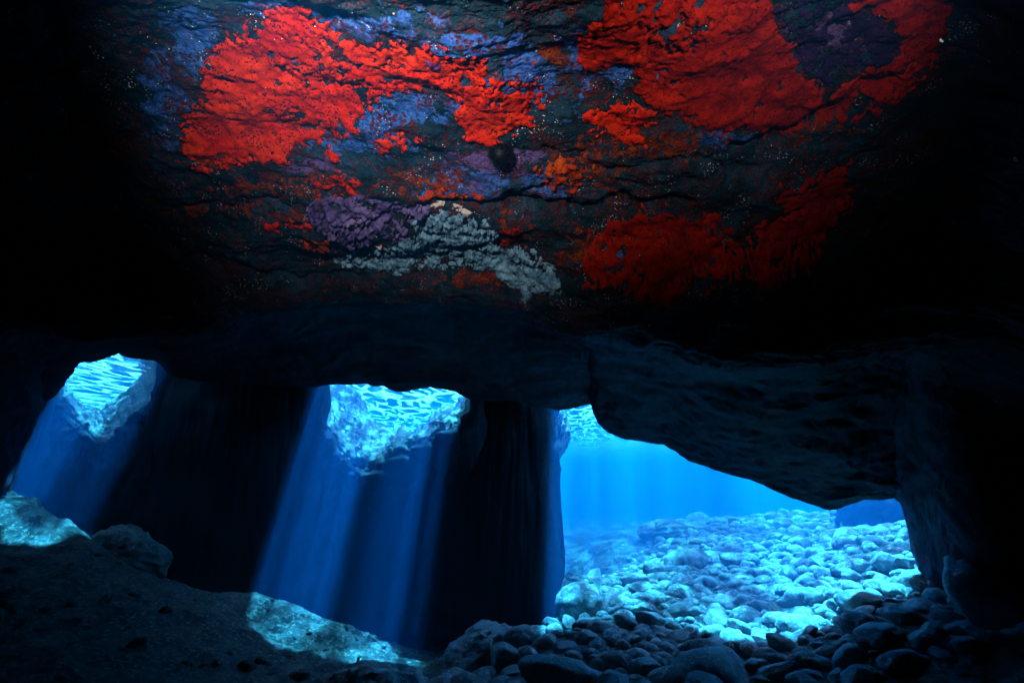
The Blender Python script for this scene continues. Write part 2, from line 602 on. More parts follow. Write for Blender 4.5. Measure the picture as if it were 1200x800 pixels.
def growth(name, mat, poly, step=1.7, ragged=10, holes=0.36, thick=0.014, lumps=None, margin=14, dens=1.0, **props):
    pts = np.array(poly, float)
    x0, y0 = pts.min(0) - margin
    x1, y1 = pts.max(0) + margin
    v0, v1 = v_at_rows(y0, y1)
    probe = roof_base(np.array([600., 601.]), np.linspace(v0, v1, 50))[0]
    _, yy = to_photo(probe)
    L = abs(yy[-1] - yy[0])
    u_ = np.linspace(x0 - 12, x1 + 12, int((x1 - x0 + 24) / step) + 2)
    v_ = np.linspace(v0, v1, int(max(L, 20) / step) + 2)
    P, N, px, py = roof_eval(u_, v_)
    wx = px + ragged * (fbm(P * 7 + 11, 3, 0.6) + 0.7 * fbm(P * 28 + 1, 3, 0.6))
    wy = py + ragged * (fbm(P * 7 + 77, 3, 0.6) + 0.7 * fbm(P * 28 + 7, 3, 0.6))
    sd = poly_dist(wx, wy, poly + [poly[0]])
    sd = np.where(inside(wx, wy, poly), sd, -sd)
    sd = sd + (1.0 if lumps else 2.4) * ragged * fbm(P * 17 + 3, 5, 0.68)
    if holes:
        hn = fbm(P * 15 + 31, 5, 0.68) + 0.35 * fbm(P * 3 + 5, 2)
        sd = np.minimum(sd, (holes - 0.28 - hn) * 45)
        k1, _ = cell(P * 42)
        hm = fbm(P * 5 + 91, 3)
        sd = np.minimum(sd, (k1 - 0.30 * sstep(0.0, 0.5, hm)) * 30)
    h = np.clip(sd / 5.0, -1.2, 1.0)
    h = np.where(h > 0, thick * np.sqrt(np.maximum(h, 0)), 0.02 * h)
    if lumps:
        fx, fy, amp, wob = lumps
        q = P * np.array([fx, fy, fy]) + wob * np.stack([gnoise(P * 9), gnoise(P * 9 + 4), gnoise(P * 9 + 8)], -1)
        c1, c2 = cell(q)
        dome = np.sqrt(np.clip(1 - (c1 / 0.75) ** 2, 0, 1)) * sstep(0.0, 0.14, c2 - c1)
        h = h + amp * dome * np.clip(sd / 6, 0, 1) * (0.7 + 0.6 * gnoise(P * 5))
        h = h + amp * 0.25 * fbm(P * 60, 2) * (sd > 0)
    else:
        h = h + 0.004 * fbm(P * 30, 3) * (sd > 0)
    Q = P + N * h[..., None]
    keep = sd.ravel() > -5.0
    F = grid_faces(len(u_), len(v_))
    F = F[keep[F].any(1)]
    if not len(F):
        return None
    used, inv = np.unique(F, return_inverse=True)
    V = Q.reshape(-1, 3)[used]
    me = mesh_np(name, V, inv.reshape(F.shape), mat)
    if np.mean([p.normal.dot(Vector((0, -0.5, -1))) for p in list(me.polygons)[::max(1, len(me.polygons) // 50)]]) < 0:
        me.flip_normals()
    return link(name, me, **props)


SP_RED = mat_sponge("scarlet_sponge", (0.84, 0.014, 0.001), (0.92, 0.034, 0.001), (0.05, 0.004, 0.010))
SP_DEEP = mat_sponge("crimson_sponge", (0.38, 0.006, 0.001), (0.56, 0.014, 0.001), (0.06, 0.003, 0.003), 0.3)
SP_ORANGE = mat_sponge("orange_sponge", (0.70, 0.035, 0.003), (0.58, 0.075, 0.005), (0.05, 0.01, 0.006))
SP_PURPLE = mat_sponge("violet_coral_crust", (0.09, 0.05, 0.20), (0.27, 0.16, 0.38), (0.05, 0.02, 0.08), 0.15)
SP_PLUM = mat_sponge("plum_film", (0.03, 0.012, 0.07), (0.05, 0.015, 0.08), (0.02, 0.01, 0.03), 0.15)
SP_MAG = mat_sponge("magenta_crust", (0.22, 0.03, 0.16), (0.30, 0.06, 0.22), (0.05, 0.01, 0.03), 0.15)


def mat_plates():
    m = NB("grey_plate_coral")
    p = m.pos()
    n = m.noise(p, 26, 6, 0.7)
    n2 = m.noise(p, 6, 4, 0.6)
    c = m.mix(m.rampf(n, 0.35, 0.65), (0.07, 0.16, 0.27), (0.30, 0.46, 0.64))
    c = m.mix(m.rampf(n2, 0.52, 0.66), c, (0.05, 0.11, 0.17))
    c = m.mix(m.rampf(m.noise(p, 60, 3, 0.6), 0.62, 0.7), c, (0.66, 0.66, 0.68))
    return m.surf(c, 0.6, m.noise(p, 80, 5, 0.7), 0.8, 0.01, 0.3)


PLATES = mat_plates()
m_ = NB("pink_nodule")
PINK = m_.surf(m_.mix(m_.noise(m_.pos(), 40, 4), (0.55, 0.35, 0.32), (0.80, 0.62, 0.60)), 0.6, m_.noise(m_.pos(), 120, 4), 0.6, 0.008)

G = 'red sponges crusted over the cave roof'
growth("encrusting_sponge", SP_RED, [(308, 0), (366, 0), (372, 22), (388, 30), (402, 42), (430, 44), (470, 40), (505, 38), (528, 44), (545, 48), (560, 55),
       (575, 68), (590, 80), (610, 88), (625, 100), (642, 118), (630, 126), (615, 130), (622, 150), (600, 158), (588, 164), (575, 176), (560, 172),
       (545, 150), (538, 140), (540, 118), (530, 106), (500, 104), (470, 112), (445, 118), (430, 130), (422, 146), (410, 150), (400, 168),
       (388, 158), (372, 165), (350, 160), (340, 183), (318, 178), (300, 182), (268, 180), (248, 186), (226, 178), (221, 150), (226, 120), (240, 100), (243, 76),
       (258, 56), (276, 30), (290, 28), (300, 42), (306, 24)], holes=0.46, ragged=12,
       label='large bright scarlet sponge crust sprawling across the left of the cave roof', category='sponge', group=G)
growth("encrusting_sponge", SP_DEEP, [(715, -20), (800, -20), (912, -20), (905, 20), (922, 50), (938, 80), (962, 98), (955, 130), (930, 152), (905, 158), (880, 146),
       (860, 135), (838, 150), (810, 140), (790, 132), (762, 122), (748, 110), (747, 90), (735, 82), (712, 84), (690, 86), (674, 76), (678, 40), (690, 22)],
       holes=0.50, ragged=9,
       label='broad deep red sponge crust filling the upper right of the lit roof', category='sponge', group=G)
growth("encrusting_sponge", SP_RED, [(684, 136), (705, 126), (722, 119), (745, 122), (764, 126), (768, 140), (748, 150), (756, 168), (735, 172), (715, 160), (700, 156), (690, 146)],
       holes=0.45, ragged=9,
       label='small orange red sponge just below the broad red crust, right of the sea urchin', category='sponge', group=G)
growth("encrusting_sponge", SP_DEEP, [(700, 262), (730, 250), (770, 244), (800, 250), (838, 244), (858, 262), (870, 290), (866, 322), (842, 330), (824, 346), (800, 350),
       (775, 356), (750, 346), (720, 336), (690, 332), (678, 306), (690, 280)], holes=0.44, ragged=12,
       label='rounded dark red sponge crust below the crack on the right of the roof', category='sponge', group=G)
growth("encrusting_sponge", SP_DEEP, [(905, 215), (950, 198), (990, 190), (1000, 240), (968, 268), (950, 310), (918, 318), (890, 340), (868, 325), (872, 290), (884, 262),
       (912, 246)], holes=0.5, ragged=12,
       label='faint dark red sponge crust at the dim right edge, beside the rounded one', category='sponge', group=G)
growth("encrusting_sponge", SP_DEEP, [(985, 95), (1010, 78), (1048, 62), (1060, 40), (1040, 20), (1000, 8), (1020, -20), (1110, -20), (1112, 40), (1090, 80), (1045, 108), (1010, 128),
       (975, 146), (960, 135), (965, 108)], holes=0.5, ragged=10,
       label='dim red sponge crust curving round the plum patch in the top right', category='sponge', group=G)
growth("encrusting_sponge", SP_RED, [(436, 166), (452, 156), (476, 158), (492, 160), (480, 172), (470, 182), (455, 186), (440, 182)], holes=0.34, ragged=7,
       label='small red sponge spot under the middle of the large scarlet crust', category='sponge', group=G)
growth("encrusting_sponge", SP_RED, [(383, 170), (398, 174), (400, 186), (388, 190), (379, 182)], ragged=4,
       label='tiny red sponge blotch hanging below the left part of the large scarlet crust', category='sponge', group=G)
growth("encrusting_sponge", SP_RED, [(365, 212), (400, 200), (418, 205), (422, 222), (400, 228), (372, 224)], holes=0.34, ragged=8,
       label='broken red sponge patch touching the top of the violet crust', category='sponge', group=G)
growth("encrusting_sponge", SP_ORANGE, [(480, 224), (500, 226), (530, 222), (560, 228), (566, 240), (540, 240), (500, 236)], holes=0.34, ragged=6,
       label='thin orange red sponge strip between the violet crust and the sea urchin', category='sponge', group=G)
growth("encrusting_sponge", SP_ORANGE, [(630, 195), (660, 186), (700, 190), (690, 210), (680, 225), (655, 222), (634, 212)], holes=0.34, ragged=9,
       label='rusty orange sponge patch to the right of the sea urchin', category='sponge', group=G)
growth("encrusting_sponge", SP_DEEP, [(592, 262), (606, 264), (612, 276), (600, 286), (586, 292), (584, 276)], ragged=6, holes=0.36,
       label='small dark red sponge at the right edge of the grey plate coral', category='sponge', group=G)
growth("encrusting_sponge", SP_RED, [(312, 258), (340, 256), (372, 254), (368, 264), (345, 262), (320, 266)], ragged=6, holes=0.36,
       label='thin red sponge streak at the left tip of the violet crust', category='sponge', group=G)
growth("encrusting_sponge", SP_ORANGE, [(352, 272), (375, 268), (392, 276), (388, 288), (362, 288)], ragged=6, holes=0.36,
       label='brownish red sponge spot below the violet crust', category='sponge', group=G)
growth("encrusting_sponge", SP_PLUM, [(905, 12), (960, -10), (1020, 10), (1062, 48), (1035, 70), (1000, 74), (972, 95), (955, 88), (935, 70), (918, 45)], ragged=7, thick=0.008,
       label='plum coloured film between two red crusts in the top right', category='sponge')
growth("encrusting_sponge", SP_MAG, [(498, 58), (508, 54), (522, 60), (518, 68), (504, 69)], ragged=4, thick=0.026,
       label='small magenta spot set inside the large scarlet crust', category='sponge')
growth("coral_crust", SP_PURPLE, [(360, 236), (380, 229), (400, 232), (425, 226), (440, 231), (462, 240), (480, 238), (505, 242), (500, 258), (484, 262), (478, 278),
       (462, 276), (450, 268), (430, 278), (432, 288), (412, 284), (396, 272), (378, 262), (362, 250)], step=1.1, ragged=6, thick=0.02,
       lumps=(24, 26, 0.035, 0.5),
       label='knobbly violet coral crust under the ledge in the middle of the roof', category='coral')
growth("plate_coral", PLATES, [(392, 292), (400, 288), (430, 290), (440, 280), (470, 282), (480, 266), (500, 254), (520, 250), (560, 256), (580, 264), (586, 290),
       (612, 292), (636, 298), (650, 312), (664, 330), (655, 340), (632, 338), (622, 346), (600, 330), (576, 316), (540, 316), (500, 312), (470, 316), (430, 308), (400, 304)],
       step=1.05, ragged=7, thick=0.02, lumps=(17, 30, 0.026, 0.6),
       label='wide grey white plate coral in overlapping scales below the violet crust', category='coral')
for pl, lb in (([(528, 243), (540, 245), (553, 251), (549, 256), (536, 251)], 'pale pink nodule at the top edge of the grey plate coral'),
               ([(420, 250), (438, 250), (437, 256), (422, 257)], 'short pale pink nodule in the middle of the violet crust'),
               ([(499, 242), (510, 240), (521, 239), (519, 244), (506, 246)], 'pale nodule between the violet crust and the plate coral'),
               ([(432, 280), (448, 279), (452, 284), (436, 286)], 'pale ridge nodule on the lower rim of the violet crust')):
    growth("coral_nodule", PINK, pl, step=0.7, ragged=3, thick=0.022, margin=8, lumps=(40, 45, 0.012, 0.4), label=lb, category='coral')

# ------------------------------------------------------------------ sea urchin
def surf_point(px, py):
    vv = np.linspace(2, 9.2, 500)
    P, N, x, y = roof_eval(np.array([px - 1., px, px + 1.]), vv)
    k = np.argmin(np.abs(y[1] - py))
    return P[1, k], N[1, k]


m_ = NB("black_urchin")
BLACK = m_.surf((0.004, 0.004, 0.006), 0.5, None)


def icos(sub):
    bm_ = bpy.data.meshes.new("t")
    import bmesh
    b = bmesh.new()
    bmesh.ops.create_icosphere(b, subdivisions=sub, radius=1.0)
    V = np.array([v.co[:] for v in b.verts])
    F = np.array([[v.index for v in f.verts] for f in b.faces])
    b.free()
    bpy.data.meshes.remove(bm_)
    return V, F


def cones(dirs, base, r, length, k=5):
    V, F = [], []
    for d, l in zip(dirs, length):
        d = d / np.linalg.norm(d)
        a = np.cross(d, [0.3, 0.5, 0.8]); a /= np.linalg.norm(a)
        b = np.cross(d, a)
        o = len(V)
        for i in range(k):
            t = 2 * math.pi * i / k
            V.append(d * base + r * (math.cos(t) * a + math.sin(t) * b))
        V.append(d * (base + l))
        for i in range(k):
            F.append((o + i, o + (i + 1) % k, o + k))
    return np.array(V), np.array(F)


pu, nu_ = surf_point(587, 175)
urch = bpy.data.objects.new("sea_urchin", None)
COL.objects.link(urch)
urch.location = pu + nu_ * 0.040
urch['label'] = 'round black spiny sea urchin clinging to the roof under the scarlet sponge'
urch['category'] = 'sea urchin'
V, F = icos(3)
link("shell", mesh_np("shell", V * 0.060, F, BLACK), urch)
dirs = rng.normal(size=(420, 3))
V, F = cones(dirs, 0.055, 0.0026, 0.018 + 0.016 * rng.random(420))
link("spines", mesh_np("spines", V, F, BLACK, False), urch, kind='stuff')


# ------------------------------------------------------------------ back walls with the two sky holes
RIM = np.array([(-160, 150), (30, 230), (46, 330), (54, 455), (66, 466), (80, 478), (100, 500), (114, 512), (124, 518), (134, 510), (148, 494), (165, 478), (180, 466),
                (187, 455), (189, 430), (192, 300), (215, 240), (350, 240), (366, 300), (374, 470), (380, 503), (388, 512), (400, 532),
                (418, 545), (432, 549), (448, 545), (462, 536), (480, 524), (505, 512), (528, 500), (546, 489), (552, 474), (560, 400), (572, 280),
                (600, 240), (660, 240)], float)
TOP = np.array([(-160, 140), (30, 220), (46, 300), (54, 405), (60, 436), (78, 458), (98, 474), (118, 484), (136, 474), (156, 460), (172, 442), (180, 420), (187, 395), (192, 280), (350, 220), (366, 280), (374, 440), (384, 446), (398, 454),
                (412, 462), (426, 478), (438, 494), (450, 497), (462, 507), (474, 500), (486, 505), (496, 500), (508, 494), (515, 482), (526, 478), (536, 478), (546, 466), (552, 455), (560, 380),
                (600, 220), (660, 220)], float)
RY = np.array([(-160, 10.3), (20, 10.4), (54, 10.5), (170, 10.5), (188, 10.4), (205, 10.3), (360, 10.3), (390, 10.4), (424, 10.35), (438, 9.8), (452, 10.2), (470, 9.65), (480, 9.95), (497, 9.45), (508, 9.75),
               (524, 9.2), (536, 9.5), (550, 9.15), (562, 9.5), (600, 10.1), (640, 10.0), (660, 10.1)], float)  # ribs on the middle rim added to split the sun into shafts
BY = np.array([(-160, 10.3), (360, 10.3), (540, 10.3), (600, 10.1), (640, 10.0), (660, 10.1)], float)
TY = np.array([(-160, 10.9), (46, 11.0), (56, 13), (185, 13), (192, 10.9), (360, 10.9), (374, 12.6), (390, 12.4), (540, 12.2), (560, 11.0), (660, 10.8)], float)


def wall_eval(u, v):
    z0 = np.zeros_like(u)
    rim = np.interp(u, RIM[:, 0], RIM[:, 1])
    top = np.interp(u, TOP[:, 0], TOP[:, 1])
    ju = np.stack([u / 11.0, 0 * u + 2.5, 0 * u], -1)
    rim = rim + 8 * fbm(ju, 3, 0.6)
    top = top + 10 * fbm(ju + 31, 3, 0.6)
    ry = np.interp(u, RY[:, 0], RY[:, 1])
    ty = np.interp(u, TY[:, 0], TY[:, 1])
    by = np.interp(u, BY[:, 0], BY[:, 1])
    Rm = at(u, rim, ry)
    Tp = at(u, top, ty)
    for A in (Rm, Tp):
        A[:, 2] = np.minimum(A[:, 2], 5.1)
        A[:, 0] = (u - 600) / 600 * (A[:, 1] * math.cos(PITCH) + np.minimum(A[:, 2], 2.6) * math.sin(PITCH))
    end = sstep(634, 648, u)
    rows = []
    xb = at(u, 620 + z0, by + 0.1)[:, 0]
    rows.append(np.stack([xb, by - 0.5, z0 - 5], -1))
    rows.append(np.stack([xb, by - 0.25, z0 - 2.6], -1))
    rows.append(np.stack([(xb + Rm[:, 0]) / 2, by + 0.15, -2.0 * 0.35 + Rm[:, 2] * 0.65], -1))
    rows.append(Rm + np.array([0, 0.03, -0.12]))
    rows.append(Rm + np.array([0, 0.10, 0.02]))
    mid = Rm * 0.5 + Tp * 0.5
    rows.append(Rm * 0.75 + Tp * 0.25 + np.array([0, 0, 0.02]))
    rows.append(mid)
    rows.append(Tp)
    rows.append(Tp + np.stack([z0, z0 + 0.35, -0.5 + z0], -1))
    xt = Tp[:, 0]
    rows.append(np.stack([xt, ty + 0.8, z0 - 1.5], -1))
    rows.append(np.stack([xt, ty + 1.2, z0 - 5], -1))
    A = np.stack(rows, 1)
    # close the right-hand end of the mass
    e = end[:, None]
    ny = A[:, :, 1] * (1 - e) + e * (A[:, :, 1] * 0.15 + 10.7 * 0.85)
    A[:, :, 0] *= 1 + e * (ny / A[:, :, 1] - 1)
    A[:, :, 1] = ny
    n = A.shape[1]
    return np.moveaxis(pchip(np.arange(n), np.moveaxis(A, 1, -1), v), 1, -1)


def build_wall(name, u, v, mat, **props):
    B = wall_eval(u, v)
    N = normals(B)
    d = 0.22 * fbm(B * 0.7 + 21, 4) + 0.10 * fbm(B * np.array([2.2, 2.2, 3.4]) + 5, 4, 0.55, ridge=True)
    d = d + 0.055 * fbm(B * 7, 4, 0.6, ridge=True) + 0.02 * fbm(B * 20, 3)
    d = d + (v < 3.2) * 0.16 * fbm(B * np.array([0.9, 0.9, 2.6]) + 13, 4, 0.6, ridge=True)
    a = 0.35 + 0.65 * sstep(0.0, 0.8, np.abs(v - 3.6))
    a = a * (1 - 0.4 * np.exp(-((v - 7) / 0.4) ** 2))
    P = B + N * (d * a)[..., None]
    F = grid_faces(len(u), len(v))
    me = mesh_np(name, P, F, M_SHADE)
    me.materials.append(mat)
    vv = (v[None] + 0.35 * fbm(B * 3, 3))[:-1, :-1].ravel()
    me.polygons.foreach_set('material_index', (vv > 3.55).astype(np.int32))  # front coloured dark for shade, chute coloured pale for sun
    return link(name, me, **props)


vw = np.concatenate([np.linspace(0, 3, 60)[:-1], np.linspace(3, 7.3, 150)[:-1], np.linspace(7.3, 10, 26)])
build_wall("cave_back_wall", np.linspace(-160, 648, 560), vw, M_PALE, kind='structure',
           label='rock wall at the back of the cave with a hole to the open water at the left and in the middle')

# rear of the chamber, behind the camera
u = np.linspace(-14, 14, 60)
v = np.linspace(-5.2, 5.0, 24)
X, Z = np.meshgrid(u, v, indexing='ij')
front = np.stack([X, -4.0 - 0.02 * X ** 2 + 0 * Z, Z], -1)
front[..., 1] += 0.5 * fbm(front * 0.6, 4)
back = np.stack([X, -6.0 + 0 * Z, Z], -1)
ring = np.concatenate([front, back[:, ::-1]], 1)
link("cave_rear_wall", mesh_np("cave_rear_wall", ring, grid_faces(len(u), ring.shape[1], True), M_SHADE), kind='structure',
     label='dark rock wall closing the cave behind the viewer')



# ------------------------------------------------------------------ sea bed
CP = [at(*a) for a in (
    (0, 568, 8.5), (40, 585, 8.45), (80, 612, 8.35), (110, 640, 8.2), (150, 668, 8.2), (0, 640, 7.7), (60, 655, 7.6), (100, 668, 7.5), (-60, 560, 8.6),
    (200, 680, 8.3), (300, 699, 8.6), (340, 708, 8.6), (400, 733, 8.5), (450, 757, 8.35), (505, 786, 8.1), (300, 735, 7.9), (350, 752, 7.8), (400, 776, 7.6), (450, 798, 7.4),
    (0, 720, 6.2), (0, 800, 4.6), (150, 720, 6.8), (150, 800, 5.2), (280, 770, 6.8), (300, 820, 6.0),
    (560, 790, 7.9), (600, 800, 7.2), (600, 752, 8.2), (650, 738, 8.2), (700, 738, 8.0), (750, 738, 7.9), (850, 742, 7.6), (920, 728, 7.6), (1000, 696, 7.7), (1066, 655, 7.8),
    (1100, 620, 8.3), (900, 830, 5.8), (1050, 760, 6.0), (1150, 700, 6.5), (700, 810, 6.5),
    (700, 708, 9.3), (665, 672, 10.6), (690, 690, 10.2), (760, 672, 10.8), (800, 640, 12.5), (850, 622, 14.5), (950, 610, 17), (1030, 600, 14), (1050, 618, 10), (900, 664, 10.2), (980, 636, 10.5),
    (900, 630, 13), (780, 616, 20), (700, 625, 24), (700, 640, 17))]
CP += [np.array(p, float) for p in ((-7.5, 9.6, -2.0), (-5, 9.6, -2.6), (-3, 9.8, -2.7), (-1, 9.4, -2.9), (0.2, 9.8, -2.7), (1.5, 12.5, -3.1), (0, 13, -3.4), (0, 16, -3.6),
       (-8, 14, -2.5), (-14, 14, -2.0), (-14, 8, -1.0), (14, 8, -0.4), (14, 16, -0.8), (-14, 0, -2), (0, 0, -2.3), (14, 0, -2), (-14, -6, -2), (14, -6, -2), (0, -6, -2.3),
       (-30, 40, -3.5), (0, 40, -3.4), (30, 40, -2.6), (-60, 90, -5), (0, 90, -5), (60, 90, -4), (60, 10, -2), (-60, 10, -2), (-60, -10, -2), (60, -10, -2))]
CP = np.array(CP)


def _ker(a, b):
    r = np.sqrt(((a[:, None] - b[None]) ** 2).sum(-1))
    return r


_K = _ker(CP[:, :2], CP[:, :2]) + np.eye(len(CP)) * -0.02
_n = len(CP)
_A = np.zeros((_n + 3, _n + 3))
_A[:_n, :_n] = _K
_A[:_n, _n] = 1; _A[:_n, _n + 1:] = CP[:, :2]
_A[_n, :_n] = 1; _A[_n + 1:, :_n] = CP[:, :2].T
_w = np.linalg.solve(_A, np.concatenate([CP[:, 2], [0, 0, 0]]))


def bed_smooth(x, y):
    q = np.stack([x.ravel(), y.ravel()], -1)
    out = np.empty(len(q))
    for i in range(0, len(q), 40000):
        k = q[i:i + 40000]
        out[i:i + 40000] = _ker(k, CP[:, :2]) @ _w[:_n] + _w[_n] + k @ _w[_n + 1:]
    return out.reshape(x.shape)


def bed(x, y):
    z = bed_smooth(x, y)
    q = np.stack([x, y, 0 * x], -1)
    d = 0.10 * fbm(q * 0.9 + 2, 4) + 0.05 * fbm(q * 2.6 + 8, 4, 0.55, ridge=True) + 0.035 * fbm(q * 8, 4, 0.6, ridge=True) + 0.014 * fbm(q * 26, 3)
    far = sstep(14, 26, y)
    d = d * (1 - 0 * far) + far * 0.25 * fbm(q * 0.5, 3)
    return z + d


def spaced(a, b, fine0, fine1, step, grow):
    out = [fine0]
    while out[-1] < fine1:
        out.append(out[-1] + step)
    s = step
    while out[-1] < b:
        s *= grow
        out.append(out[-1] + s)
    s = step
    lo = [fine0]
    while lo[-1] > a:
        s *= grow
        lo.append(lo[-1] - s)
    return np.array(lo[:0:-1] + out)


gx = spaced(-120, 120, -9.5, 8.5, 0.045, 1.09)
gy = spaced(-12, 160, 4.5, 12.0, 0.035, 1.05)
X, Y = np.meshgrid(gx, gy, indexing='ij')
me = mesh_np("sea_bed", np.stack([X, Y, bed(X, Y)], -1), grid_faces(len(gx), len(gy)), M_BED)
link("sea_bed", me, kind='structure', label='uneven pale rocky sea floor of the cave and the water beyond')

# ------------------------------------------------------------------ boulders
BV, BF = icos(4)
SV, SF = icos(2)


def stone(V, k, rough=1.0):
    r = np.random.default_rng(100 + k)
    off = r.random(3) * 50
    sc = np.array([1.0, 0.62 + 0.25 * r.random(), 0.45 + 0.25 * r.random()])
    d = 1 + 0.26 * fbm(V * 0.9 + off, 2) + 0.10 * rough * fbm(V * 2.4 + off, 3) + 0.03 * rough * fbm(V * 7 + off, 2)
    P = V * d[:, None]
    for _ in range(4):                              # worn flats
        n = r.normal(size=3); n /= np.linalg.norm(n)
        c = 0.72 + 0.16 * r.random()
        t = P @ n
        P = P - np.maximum(t - c, 0)[:, None] * n * 0.8
    return P * sc


NVAR = 14
stones = [mesh_np("boulder", stone(BV, k), BF, M_STONE) for k in range(NVAR)]
small = [stone(SV, k + 40, 0.6) for k in range(24)]

# every place: biggest first, dart throwing with shrinking radii
pl = []
cellsz = 0.5
grid = {}


def free(x, y, r, k=0.74):
    cx_, cy_ = int(x / cellsz), int(y / cellsz)
    for i in range(cx_ - 2, cx_ + 3):
        for j in range(cy_ - 2, cy_ + 3):
            for (a, b, c) in grid.get((i, j), ()):
                if (a - x) ** 2 + (b - y) ** 2 < ((r + c) * k) ** 2:
                    return False
    return True


def field_ok(x, y):
    if y < 5.6 or y > 24:
        return False
    px, py = to_photo(np.array([x, y, -2.0]))
    left = -0.9 if y < 8.6 else (0.55 + (y - 8.6) * 0.33)
    if y > 12:
        left = 1.7 + (y - 12) * 0.55
    return left < x < 9.5 + (y - 8) * 0.3


rad_levels = [(0.40, 14), (0.28, 50), (0.20, 260), (0.155, 1800), (0.12, 7000), (0.095, 16000), (0.072, 22000)]
for r0, tries in rad_levels:
    for _ in range(tries):
        y = 5.6 + 18 * random.random() ** 1.5
        x = random.uniform(-1.2, 14)
        if r0 > 0.4 and y > 9.5:
            continue
        if r0 < 0.09 and y > 11.5:
            continue
        if not field_ok(x, y):
            continue
        r = r0 * random.uniform(0.85, 1.15)
        if free(x, y, r):
            pl.append((x, y, r))
            grid.setdefault((int(x / cellsz), int(y / cellsz)), []).append((x, y, r))
pl = np.array(pl)
zb = bed_smooth(pl[:, 0], pl[:, 1])
pxs, pys = to_photo(np.stack([pl[:, 0], pl[:, 1], zb], -1))
vis = (pxs > 480) & (pxs < 1180) & (pys < 830)
size = pl[:, 2] / pl[:, 1]
order = np.argsort(-np.where(vis, size, size * 0.01))
keep = [k for k in order if vis[k]]
ind = keep[:294]
rest = [k for k in order if k not in set(ind)]


def stone_matrix(x, y, z, r, rr):
    yaw = rr.uniform(-0.9, 0.9) + (0.0 if rr.random() < 0.7 else 1.2)
    e = (rr.gauss(0, 0.30), rr.gauss(0, 0.30), yaw)
    s = r * 1.22
    return (x, y, z + r * rr.uniform(0.02, 0.42)), e, (s * rr.uniform(0.9, 1.2), s, s * rr.uniform(0.85, 1.15))


rr = random.Random(5)
for k in ind:
    x, y, r = pl[k]
    loc, e, sc = stone_matrix(x, y, zb[k], r, rr)
    o = link("boulder", stones[rr.randrange(NVAR)])
    o.location, o.rotation_euler, o.scale = loc, e, sc
    o['category'] = 'boulder'
    qx, qy = pxs[k], pys[k]
    sz = 'big' if size[k] > 0.032 else ('fist like' if size[k] < 0.016 else 'mid sized')
    if qy > 752:
        zone_, grp = ('in the shadowed foreground of the stone bank, ' + ('left of its middle' if qx < 800 else 'right of its middle')), 'boulders in the shadowed front of the stone bank'
    elif qy > 690:
        third = 'left third' if qx < 780 else ('middle third' if qx < 930 else 'right third')
        zone_, grp = 'on the near edge of the sunlit stone bank, ' + third, 'boulders on the near sunlit edge of the stone bank'
    elif qx > 960:
        zone_, grp = 'at the right end of the stone bank beside the cave wall', 'boulders at the right end of the stone bank'
    else:
        zone_, grp = ('in the hazy back of the stone bank, ' + ('left half' if qx < 800 else 'right half')), 'boulders in the hazy back of the stone bank'
    o['group'] = grp
    o['label'] = sz + ' rounded boulder ' + zone_
from mathutils import Euler
Vs, Fs, off = [], [], 0
for k in rest:
    x, y, r = pl[k]
    loc, e, sc = stone_matrix(x, y, zb[k], r, rr)
    Rm = np.array(Euler(e).to_matrix())
    V = (small[rr.randrange(24)] * np.array(sc)) @ Rm.T + np.array(loc)
    Vs.append(V); Fs.append(SF + off); off += len(V)
link("rubble", mesh_np("rubble", np.concatenate(Vs), np.concatenate(Fs), M_STONE), kind='stuff', category='rubble',
     label='small cobbles filling the gaps and the far part of the stone bank')
lv, lf, off = [], [], 0
for i in range(700):
    x, y = rr.uniform(-10, 0.2), 4.4 + 5.2 * rr.random()
    r_ = 0.03 + 0.11 * rr.random() ** 3
    z_ = bed(np.array([x]), np.array([y]))[0]
    px_, py_ = to_photo(np.array([x, y, z_]))
    if gnoise(np.array([x * 0.9, y * 0.9, 3.0])) < 0.0 or (y > 7.3 and x < -0.4 and r_ > 0.045):
        continue
    loc, e, sc = stone_matrix(x, y, z_ - 0.3 * r_, r_, rr)
    V = (small[rr.randrange(24)] * np.array(sc)) @ np.array(Euler(e).to_matrix()).T + np.array(loc)
    lv.append(V); lf.append(SF + off); off += len(V)
link("scattered_stones", mesh_np("scattered_stones", np.concatenate(lv), np.concatenate(lf), M_BED), kind='stuff', category='rubble',
     label='scattered small stones and rubble on the dark left side of the cave floor')
print("stones", len(ind), len(rest))

# single rocks on the left side of the floor
def lone_rock(seed, loc, scale, rot, mat, label):
    V, F = icos(5)
    r = np.random.default_rng(seed)
    off = r.random(3) * 40
    d = 1 + 0.34 * fbm(V * 1.0 + off, 3) + 0.26 * fbm(V * 2.3 + off, 5, 0.6, ridge=True) + 0.05 * fbm(V * 9 + off, 3)
    me = mesh_np("rock", V * d[:, None] * np.array(scale), F, mat)
    o = link("rock", me, label=label, category='rock')
    o.location = loc
    o.rotation_euler = rot
    return o


